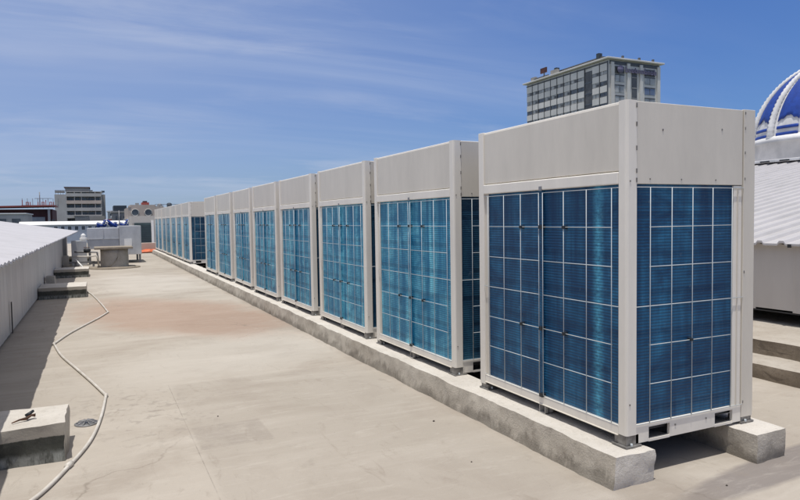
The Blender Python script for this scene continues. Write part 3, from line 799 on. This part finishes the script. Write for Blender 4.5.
# grey block with balconies
r = empty('apartment_block', (-4, 160, -14)); r.location = (0, 0, 0)
tag(r, 'grey apartment block with four floors of dark balconies, tallest at the far left', 'building')
b = MB(); b.box(-7.9, -.75, 161.2, 172, -14, 8.5, 'bgrey'); b.box(-.75, .1, 163, 172, -14, 7.9, 'bgrey'); b.build('wall', r)
b = MB(); b.box(-10.2, -7.9, 160, 171, -14, 7.8, 'bgrey_light'); b.build('blank_wall', r)
b = MB(); b.box(-8.05, -3.2, 160.6, 170, 8.5, 9.35, 'bgrey'); b.box(-8.3, -3.0, 160.3, 170.3, 9.35, 9.5, 'maroon'); b.box(-8.0, -.5, 160.2, 172, 8.35, 8.5, 'bgrey_light'); b.build('roof', r)
for k in range(5):
    z = 1.0 + k * 1.62
    b = MB(); b.box(-7.9, -.75, 160.1, 161.2, z - .12, z, 'bgrey'); b.box(-7.9, -.75, 160.0, 160.1, z - .15, z + .58, 'bgrey_light' if k != 3 else 'peach')
    b.build('balcony', r)
    for i in range(5):
        if (i, k) in ((4, 4),): continue
        x = -7.6 + i * 1.38
        w = MB(); w.box(x, x + 1.0, 161.1, 161.2, z + .3, z + 1.35, 'bgrey_light')
        wo = w.build('window', r)
        p = MB(); p.box(x + .05, x + .47, 161.06, 161.1, z + .36, z + 1.3, 'glass'); p.box(x + .53, x + .95, 161.06, 161.1, z + .36, z + 1.3, 'glass'); p.build('pane', wo)
for x in (-7.9, -6.3, -4.9, -2.1, -.85):
    b = MB(); b.box(x, x + .14, 160.1, 160.25, -14, 8.4, 'bgrey_light'); b.build('column', r)
b = MB(); b.box(-6.2, -.2, 158.0, 159.9, -14, 2.9, 'bgrey'); b.box(-6.4, -3.4, 157.8, 160, 2.9, 3.05, 'bgrey'); b.build('front_block', r)
b = MB(); b.tube([(-.35, 161.5, 7.9), (-.35, 161.5, 8.6)], .05, 'steel', 5); b.box(-.7, 0., 161.4, 161.6, 8.3, 8.7, 'darkroof'); b.build('water_tank', r)
b = MB()
for x in [-10.0 + .5 * i for i in range(5)]: b.box(x, x + .07, 160.2, 160.3, 7.8, 8.7, 'steel')
b.box(-10.1, -7.9, 160.2, 160.3, 8.65, 8.75, 'steel'); b.box(-10.1, -8.2, 160.4, 162, 8.2, 8.6, 'bgrey'); b.build('railing', r)

def block(name, label, x0, x1, y, dp, z1, wall, roofm, nx, nz, zwin0, wmat='glass'):
    r = empty(name); tag(r, label, 'building')
    b = MB(); b.box(x0, x1, y, y + dp, -14, z1, wall); b.build('wall', r)
    b = MB(); b.box(x0 - .2, x1 + .2, y - .2, y + dp + .2, z1, z1 + .25, roofm); b.build('roof', r)
    if nx: facade(r, x0 + .2, x1 - .2, y, zwin0, z1 - .1, nx, nz, .5, .45, wmat, wall)
    return r
block('small_building', 'pale low building between the grey apartment block and the dark roofed one', .4, 2.4, 150, 8, 3.7, 'bgrey_light', 'white', 3, 2, 1.2)
block('small_building', 'low building with a dark roof pavilion, behind the sheet metal box', .1, 2.6, 100, 8, 2.7, 'bgrey', 'bgrey', 4, 1, 1.3)
b = MB(); b.box(.25, 2.0, 100.3, 106, 2.95, 3.75, 'darkroof'); b.box(2.0, 2.9, 100.2, 104, 3.0, 3.35, 'bgrey'); b.build('roof_pavilion', [o for o in D.objects if o.name.startswith('small_building')][-1], .02)
for i, (xa, xb, yy, zt, mt, l) in enumerate(((.6, 2.1, 128, 2.6, 'white', 'tiny white roof structure low on the skyline left of the dark pavilion'), (-.6, .5, 118, 1.9, 'redroof', 'tiny red roofed house low on the skyline beside the apartment block'), (2.2, 3.6, 135, 3.3, 'bgrey', 'tiny grey rooftop stair tower on the skyline beside the dark pavilion'))):
    rr_ = empty('low_house'); tag(rr_, l, 'building')
    b = MB(); b.box(xa, xb, yy, yy + 6, -14, zt - .35, 'bgrey_light'); b.build('wall', rr_)
    b = MB(); b.box(xa - .1, xb + .1, yy - .2, yy + 6.2, zt - .35, zt, mt); b.build('roof', rr_)
    facade(rr_, xa, xb, yy, zt - 1.6, zt - .35, 3, 1, .5, .45, 'glass', 'bgrey')
r = empty('peach_building'); tag(r, 'peach coloured building with two round dark openings, above the roller door', 'building')
b = MB(); b.box(1.25, 8.2, 80, 90, -14, 3.0, 'peach'); b.box(1.55, 4.3, 80, 86, 3.0, 3.3, 'peach'); b.box(1.3, 1.6, 79.95, 80.3, 3.0, 3.12, 'peach'); b.box(2.1, 2.5, 80, 80.5, 3.3, 3.52, 'bgrey_light'); b.box(4.0, 5.2, 80.2, 84, 3.0, 3.16, 'bgrey_light'); b.build('wall', r)
b = MB(); b.box(1.1, 8.4, 79.8, 90.2, 1.55, 1.72, 'bgrey_light'); b.build('cornice', r)
for x in (2.05, 3.5):
    b = MB()
    n = 20; c = (x, 2.38); R = .36
    vs = [(c[0] + R * math.cos(2 * math.pi * k / n), 79.94, c[1] + R * math.sin(2 * math.pi * k / n)) for k in range(n)]
    b.add(vs + [(p[0], 80.02, p[2]) for p in vs], [tuple(range(n)), tuple(range(n, 2 * n))] + [(k, (k + 1) % n, n + (k + 1) % n, n + k) for k in range(n)], 'glass')
    ro = b.build('round_window', r)
    b = MB(); b.tube([(c[0] + (R + .05) * math.cos(2 * math.pi * k / n), 79.93, c[1] + (R + .05) * math.sin(2 * math.pi * k / n)) for k in range(n)], .06, 'bgrey_light', 6, True); b.build('surround', ro)
b = MB(); b.box(2.9, 3.7, 81, 83, 3.3, 3.62, 'redroof'); b.box(3.05, 3.5, 81.2, 82.5, 3.62, 3.8, 'maroon'); b.build('roof_box', r)
for i, (x, z) in enumerate(((4.9, 3.35), (6.0, 3.45), (7.2, 3.3))):
    b = MB(); b.lathe(x, 81, [(.28, 3.0), (.3, 3.05), (.3, z), (.12, z + .12)], 'darkroof' if i % 2 else 'steel', 12); b.build('roof_tank', r)
b = MB()
for x in [4.3 + .45 * k for k in range(9)]: b.box(x, x + .04, 80.1, 80.14, 3.0, 3.35, 'steel')
b.box(4.3, 8.1, 80.1, 80.14, 3.32, 3.37, 'steel'); b.build('railing', r)
# far skyline
sky = [(-60, 260, 14, 6.5, 'bgrey_light', 'far pale block beyond the left edge of the maroon building'),
       (3.5, 240, 11, 5.0, 'bgrey', 'far grey block low on the skyline right of the apartment block'),
       (18, 300, 16, 5.5, 'bgrey_light', 'far pale block hidden mostly by the row of units')]
for x, y, w, z, m, l in sky:
    block('distant_building', l, x, x + w, y, 12, z, m, 'bgrey', 5, 3, 0)

# ------------------------------------------------------------------ hotel
hx, hy, hz1 = 143.6, 152.7, 50.0
r = empty('hotel_tower', (hx, hy, -14)); r.location = (0, 0, 0)
tag(r, 'tall concrete hotel tower with a window grid, rising behind the nearest unit', 'building')
x1, y1 = hx + 22.0, hy + 41.5
b = MB(); b.box(hx, x1, hy, y1, -14, hz1 - .2, 'h_wall'); b.build('wall', r)
b = MB(); b.box(hx - 1.2, x1 + 1.0, hy - 1.2, y1 + 1.2, hz1 - .1, hz1 + .40, 'h_wall'); b.build('roof_slab', r, .1)
b = MB(); b.box(hx + 2.5, hx + 9, hy + 6, hy + 27, hz1 + .40, hz1 + 1.7, 'darkroof'); b.box(hx + 2.3, hx + 9.4, hy + 5, hy + 28, hz1 + 1.7, hz1 + 2.1, 'h_dark'); b.build('roof_plant', r)
for yy in (hy + 6, hy + 27):
    b = MB(); b.box(hx + 1.8, hx + 3.2, yy, yy + 1.2, hz1 + .4, hz1 + 3.3, 'darkroof'); b.build('roof_fan', r)
b = MB()
for xx in (6, 13, 19): b.box(hx + xx, hx + xx + .6, hy, hy + .6, hz1 + .5, hz1 + 1.5, 'h_dark')
b.box(hx + .5, hx + 1, hy + 30, hy + 38, hz1 + .5, hz1 + 1.4, 'h_dark'); b.build('roof_vent', r)
b = MB(); b.box(hx + .5, hx + .9, hy + 32.2, hy + 32.5, hz1 + .5, hz1 + 3, 'steel'); b.box(hx + .4, hx + .8, hy + 30.8, hy + 34.2, hz1 + 2.4, hz1 + 4.2, 'maroon'); b.build('roof_flag', r)
b = MB(); b.box(hx + .4, hx + 1.4, hy + 25, hy + 28.5, hz1 + .5, hz1 + 2.3, 'bgrey'); b.build('roof_box', r)
b = MB(); b.box(hx + .6, hx + 1.6, hy + 37.5, hy + 40, hz1 + .5, hz1 + 2.1, 'bgrey'); b.build('roof_box', r)
# long face: 12 bays of three storey heights, one dark recessed strip
nb = 12; bw = 41.5 / nb; fl = 3.45
for k in range(nb):
    ya = hy + k * bw
    if k == 2:
        b = MB(); b.box(hx - .15, hx + .1, ya, ya + bw, -10, hz1 - 2.2, 'h_dark')
        for q in range(5): b.box(hx - .25, hx - .15, ya, ya + bw, hz1 - 6 - fl * q, hz1 - 5.7 - fl * q, 'glass')
        b.build('stair_glazing', r); continue
    b = MB(); b.box(hx - .35, hx, ya - .11, ya + .11, -12, hz1 - .7, 'h_dark'); b.build('mullion', r)
    for q in range(5):
        zt = hz1 - 1.2 - fl * q
        b = MB(); b.box(hx - .25, hx - .02, ya + .18, ya + bw - .18, zt - 2.0 if q else zt - 2.3, zt - .05, 'h_panel'); b.build('spandrel', r)
        gm = random.choice(['glass_pale', 'glass_pale', 'glass']) if q else 'glass_pale'
        w = MB(); w.box(hx - .12, hx - .01, ya + .2, ya + bw - .2, zt - fl + .12, zt - 2.05 if q else zt - 2.35, gm)
        w.box(hx - .16, hx - .12, ya + bw / 2 - .07, ya + bw / 2 + .07, zt - fl + .12, zt - 2.1, 'h_dark')
        if random.random() < .35: w.box(hx - .17, hx - .12, ya + .35, ya + bw * .42, zt - fl + .2, zt - 2.4, 'h_dark')
        w.build('window', r)
b = MB(); b.box(hx - .30, hx - .0, hy + .2, y1, hz1 - 1.15, hz1 - .8, 'h_dark'); b.build('eaves_band', r)
# short face
for q in range(5):
    zt = hz1 - 4.4 - 3.3 * q
    for xa, xb, mm in ((2.8, 6.6, 'glass_pale'), (15.3, 19.8, 'glass_blue' if q in (1, 3) else 'glass_pale')):
        w = MB(); w.box(hx + xa, hx + xb, hy - .12, hy - .01, zt - 2.4, zt, mm)
        w.box(hx + (xa + xb) / 2 - .08, hx + (xa + xb) / 2 + .08, hy - .18, hy - .12, zt - 2.4, zt, 'h_dark')
        w.box(hx + xa, hx + xb, hy - .2, hy - .12, zt - .35, zt, 'h_dark')
        w.build('window', r)
b = MB()
for xa, xb in ((2.8, 6.6), (15.3, 19.8)): b.box(hx + xa, hx + xb, hy - .14, hy - .01, hz1 - 4.2, hz1 - 2.0, 'h_dark')
b.box(hx + 9.8, hx + 12.0, hy - .14, hy - .01, 20, hz1 - 2.4, 'h_dark')
for q in range(8): b.box(hx + 9.8, hx + 12.0, hy - .2, hy - .14, hz1 - 5.2 - 3.3 * q, hz1 - 4.9 - 3.3 * q, 'bgrey')
b.box(hx + .6, x1 - .4, hy - .12, hy - .01, hz1 - 1.5, hz1 - .4, 'h_dark'); b.build('recess', r)
for xa in (.9, 7.6, 13.0, 20.6):
    b = MB(); b.box(hx + xa, hx + xa + 1.2, hy - .5, hy - .02, -12, hz1 - .9, 'h_wall'); b.build('pilaster', r)
sg = MB()
n = 18
sg.lathe(0, 0, [(1.25, 0), (1.25, .25)], 'purple', n)
so = sg.build('sign_disc', r); so.rotation_euler = (math.pi / 2, 0, 0); so.location = (hx + 4.4, hy - .6, hz1 - 3.0)
for i, hgt in enumerate((1.9, 1.2, 1.25, 1.7, 1.2, 1.15, 1.9, 1.2, 1.2, 1.8)):
    b = MB(); xx = hx + 6.6 + i * 1.35
    b.box(xx, xx + .26, hy - .8, hy - .55, hz1 - 3.8, hz1 - 3.8 + hgt, 'purple')
    if i % 3 != 1: b.box(xx + .26, xx + .8, hy - .8, hy - .55, hz1 - 3.8, hz1 - 3.55, 'purple')
    b.box(xx + .26, xx + .8, hy - .8, hy - .55, hz1 - 2.95, hz1 - 2.7, 'purple'); b.box(xx + .7, xx + .95, hy - .8, hy - .55, hz1 - 3.8, hz1 - 2.7, 'purple')
    b.build('sign_letter', r)

# ------------------------------------------------------------------ right shed and dome
sr = empty('roof_house', (3.5, 5, 0)); sr.location = (0, 0, 0)
tag(sr, 'grey sheet wall and white ribbed roof of the low structure at the right edge', 'shed')
roof_sheet('roof', sr, 3.42, .862, 10.8, 2.20, -4, 27, .215, .026, 'roof_right', .003, trap=True)
roof_sheet('roof', sr, 18.2, .862, 10.8, 2.20, -4, 27, .215, .026, 'roof_right', .003, trap=True)
wall_sheet('wall', sr, 3.52, -4, 27, .215, .85, .50, .006, 'wall_sheet_right', -1)
b = MB(); b.box(3.52, 3.60, -4, 27, .20, .23, 'dark'); b.box(4.3, 4.4, -4, 27, .09, .9, 'dark'); b.build('gap_shade_backing', sr)  # near-black boxes stand in for the shade in the gap under the wall
for y in (1.45, 2.05, 2.9, 3.8):
    b = MB(); b.box(3.40, 3.425, y - .012, y + .012, .828, .858, 'dark'); b.build('roof_clip', sr)
b = MB(); b.box(10.55, 11.05, -4, 27, 2.215, 2.27, 'white_rough'); b.build('ridge_cap', sr, .01)
for k in range(22):
    b = MB(); b.box(10.53, 10.56, .6 + k * .43, .6 + k * .43 + .20, 2.222, 2.248, 'dark'); b.build('ridge_gap', sr)

DX, DY, DZ, DR = 14.82, 7.50, 2.84, 2.10
r = empty('dome', (DX, DY, DZ))
tag(r, 'white and cobalt blue ribbed dome behind the right roof', 'dome')
b = MB(); b.lathe(0, 0, [(2.16, -17), (2.16, -.9), (2.15, .02), (2.24, .03), (2.22, .12), (2.1, .20)], 'white_rough', 64); b.build('drum', r)
b = MB()
b.lathe(0, 0, [(DR * math.cos(a), .02 + DR * 1.02 * math.sin(a)) for a in [math.radians(2 + 86 * i / 30) for i in range(31)]], 'white_rough', 96); b.build('shell', r)
NR = 14; off = math.radians(7)
def sp(az, el, rr): return (rr * math.cos(el) * math.cos(az), rr * math.cos(el) * math.sin(az), .02 + rr * 1.02 * math.sin(el))
for k in range(NR):
    az = off + 2 * math.pi * k / NR
    b = MB(); pts = []; rad = []
    for i in range(61):
        el = math.radians(2 + 84 * i / 60)
        pts.append(sp(az, el, DR + .03)); rad.append((.074 + .024 * (i % 2)) * (1 - .55 * i / 60))
    b.tube(pts, rad, 'white_rough', 8, upv=(-math.sin(az), math.cos(az), 0)); b.build('rib', r)
    # glazed blue gore with a scalloped foot and a blue base band
    g0 = az + .085; g1 = az + 2 * math.pi / NR - .085; n = 16; m = 24
    b = MB()
    for seg, (e0, e1) in enumerate(((13.5, 78), (8.6, 10.6), (4.2, 6.2))):
        vs = []; fs = []
        mm = m if seg == 0 else 2
        for i in range(n + 1):
            u = i / n
            lo = e0 + (3.6 * (1 - abs(2 * ((u * 1) % 1) - 1)) ** 1.2 + 1.0 * abs(math.sin(u * math.pi * 4)) if seg == 0 else 0)
            for j in range(mm + 1):
                el = math.radians(lo + (e1 - lo) * j / mm)
                sh_ = 1 if seg else 1
                vs.append(sp(g0 + (g1 - g0) * u, el, DR + .018))
        for i in range(n):
            for j in range(mm): a = i * (mm + 1) + j; fs.append((a, a + mm + 1, a + mm + 2, a + 1))
        b.add(vs, fs, 'blue_paint', True)
    o = b.build('glazed_gore', r); md = o.modifiers.new('solid', 'SOLIDIFY'); md.thickness = .012; md.offset = 1
b = MB(); b.lathe(0, 0, [(.22, 2.1), (.26, 2.2), (.16, 2.35), (.2, 2.45), (.03, 2.8)], 'white_rough', 20); b.build('finial', r)

# ------------------------------------------------------------------ camera
cam = D.cameras.new('camera'); co = D.objects.new('camera', cam); COL.objects.link(co)
yaw, pit, rol = math.radians(25.33), math.radians(2.75), math.radians(-.87)
f = Vector((math.sin(yaw) * math.cos(pit), math.cos(yaw) * math.cos(pit), -math.sin(pit)))
rt = Vector((math.cos(yaw), -math.sin(yaw), 0)); up = rt.cross(f)
rt2 = rt * math.cos(rol) + up * math.sin(rol); up2 = -rt * math.sin(rol) + up * math.cos(rol)
Mx = Matrix((rt2, up2, -f)).transposed().to_4x4(); Mx.translation = Vector((-2.3188, -2.3371, 1.1432))
co.matrix_world = Mx
cam.sensor_width = 36; cam.lens = 643.3 / 800 * 36; cam.clip_start = .05; cam.clip_end = 20000
S.camera = co

# ------------------------------------------------------------------ light
sdir = Vector((-.125, -.135, 1)).normalized()
el = math.asin(sdir.z)
sun = D.lights.new('sun', 'SUN'); sun.energy = 3.6; sun.angle = math.radians(.5); sun.color = (1, .965, .91)
so = D.objects.new('sun', sun); COL.objects.link(so); so.rotation_euler = sdir.to_track_quat('Z', 'Y').to_euler(); so.location = (0, 0, 30)
w = D.worlds.new('World'); S.world = w; w.use_nodes = True; nt = w.node_tree; nt.nodes.clear()
out = nt.nodes.new('ShaderNodeOutputWorld'); bg = nt.nodes.new('ShaderNodeBackground'); nt.links.new(bg.outputs[0], out.inputs[0])
sk = nt.nodes.new('ShaderNodeTexSky'); sk.sky_type = 'NISHITA'; sk.sun_disc = False
sk.sun_elevation = el; sk.sun_rotation = math.atan2(sdir.x, sdir.y); sk.air_density = 1.0; sk.dust_density = .3; sk.ozone_density = 3.0
bg.inputs[1].default_value = .10
tc = nt.nodes.new('ShaderNodeTexCoord'); nrm = nt.nodes.new('ShaderNodeVectorMath'); nrm.operation = 'NORMALIZE'
nt.links.new(tc.outputs['Generated'], nrm.inputs[0])
sp_ = nt.nodes.new('ShaderNodeSeparateXYZ'); nt.links.new(nrm.outputs[0], sp_.inputs[0])
# high thin cloud on a flat layer: direction / elevation
zc = mth(nt, 'MAXIMUM', mth(nt, 'ADD', sp_.outputs[2], .12), .05)
cv = nt.nodes.new('ShaderNodeCombineXYZ')
nt.links.new(mth(nt, 'DIVIDE', sp_.outputs[0], zc), cv.inputs[0]); nt.links.new(mth(nt, 'DIVIDE', sp_.outputs[1], zc), cv.inputs[1])
mp = nt.nodes.new('ShaderNodeMapping'); nt.links.new(cv.outputs[0], mp.inputs[0]); mp.inputs['Rotation'].default_value = (0, 0, math.radians(38)); mp.inputs['Scale'].default_value = (.30, 1.5, 1)
n1 = noise(nt, mp.outputs[0], .9, 8, .6, .8); n2 = noise(nt, mp.outputs[0], .35, 4, .5, .4)
cl = mth(nt, 'MULTIPLY', ramp(nt, n1, [(.42, 0.), (.72, 1.)]), ramp(nt, n2, [(.35, .2), (.6, 1.)]))
zen_fill = ramp(nt, sp_.outputs[2], [(.42, 0.), (.75, 1.)])  # bright overhead cloud, out of view, added to lift and neutralise the shade
low = ramp(nt, sp_.outputs[2], [(.0, .72), (.36, 1.)])
# broad veil towards -x (the photo's left)
az = mth(nt, 'SUBTRACT', mth(nt, 'MULTIPLY', sp_.outputs[1], .55), mth(nt, 'MULTIPLY', sp_.outputs[0], .83))
veil = ramp(nt, mth(nt, 'ADD', az, mth(nt, 'MULTIPLY_ADD', n2, .6, .05)), [(.08, 0.), (.95, 1.)])
skc = mix(nt, mix(nt, sk.outputs[0], (.57, .775, 1.18), 1.0, 'MULTIPLY'), low, 1.0, 'MULTIPLY')
cloudc = (4.5, 5.35, 7.3)
# one brighter wisp band higher up
n5 = noise(nt, mp.outputs[0], 2.6, 9, .7, 1.2)
wb = mth(nt, 'MULTIPLY', ramp(nt, sp_.outputs[2], [(.25, 0.), (.33, 1.)]), mth(nt, 'MULTIPLY', ramp(nt, n5, [(.45, 0.), (.7, 1.)]), ramp(nt, n1, [(.40, .1), (.6, 1.)])))
cl = mth(nt, 'MULTIPLY', mth(nt, 'ADD', cl, mth(nt, 'MULTIPLY', wb, .45), clamp=True), ramp(nt, mth(nt, 'MULTIPLY_ADD', az, 1.0, .5), [(.2, .15), (.6, 1.)]))
tot = mth(nt, 'ADD', mth(nt, 'MULTIPLY', cl, .42), mth(nt, 'MULTIPLY', veil, .48), clamp=True)
skf = mix(nt, skc, cloudc, tot)
mp2 = nt.nodes.new('ShaderNodeMapping'); nt.links.new(cv.outputs[0], mp2.inputs[0]); mp2.inputs['Rotation'].default_value = (0, 0, math.radians(25)); mp2.inputs['Scale'].default_value = (.8, 1.6, 1); mp2.inputs['Location'].default_value = (1.3, .4, 0)
n7 = noise(nt, mp2.outputs[0], .9, 10, .62, .5); n8 = noise(nt, mp2.outputs[0], .45, 3, .5)
soft = mth(nt, 'MULTIPLY', mth(nt, 'MULTIPLY', ramp(nt, n7, [(.46, 0.), (.72, 1.)]), ramp(nt, n8, [(.42, 0.), (.62, 1.)])), ramp(nt, mth(nt, 'MULTIPLY_ADD', az, 1.0, .5), [(.15, .1), (.6, 1.)]))
skf = mix(nt, skf, (6.0, 6.4, 7.6), mth(nt, 'MULTIPLY', soft, .55))
nt.links.new(mix(nt, skf, (7.6, 7.2, 6.6), mth(nt, 'MULTIPLY', zen_fill, .75)), bg.inputs[0])

S.view_settings.view_transform = 'Standard'; S.view_settings.look = 'None'; S.view_settings.exposure = 0; S.view_settings.gamma = 1
S.view_settings.use_curve_mapping = False
S.render.engine = 'CYCLES'
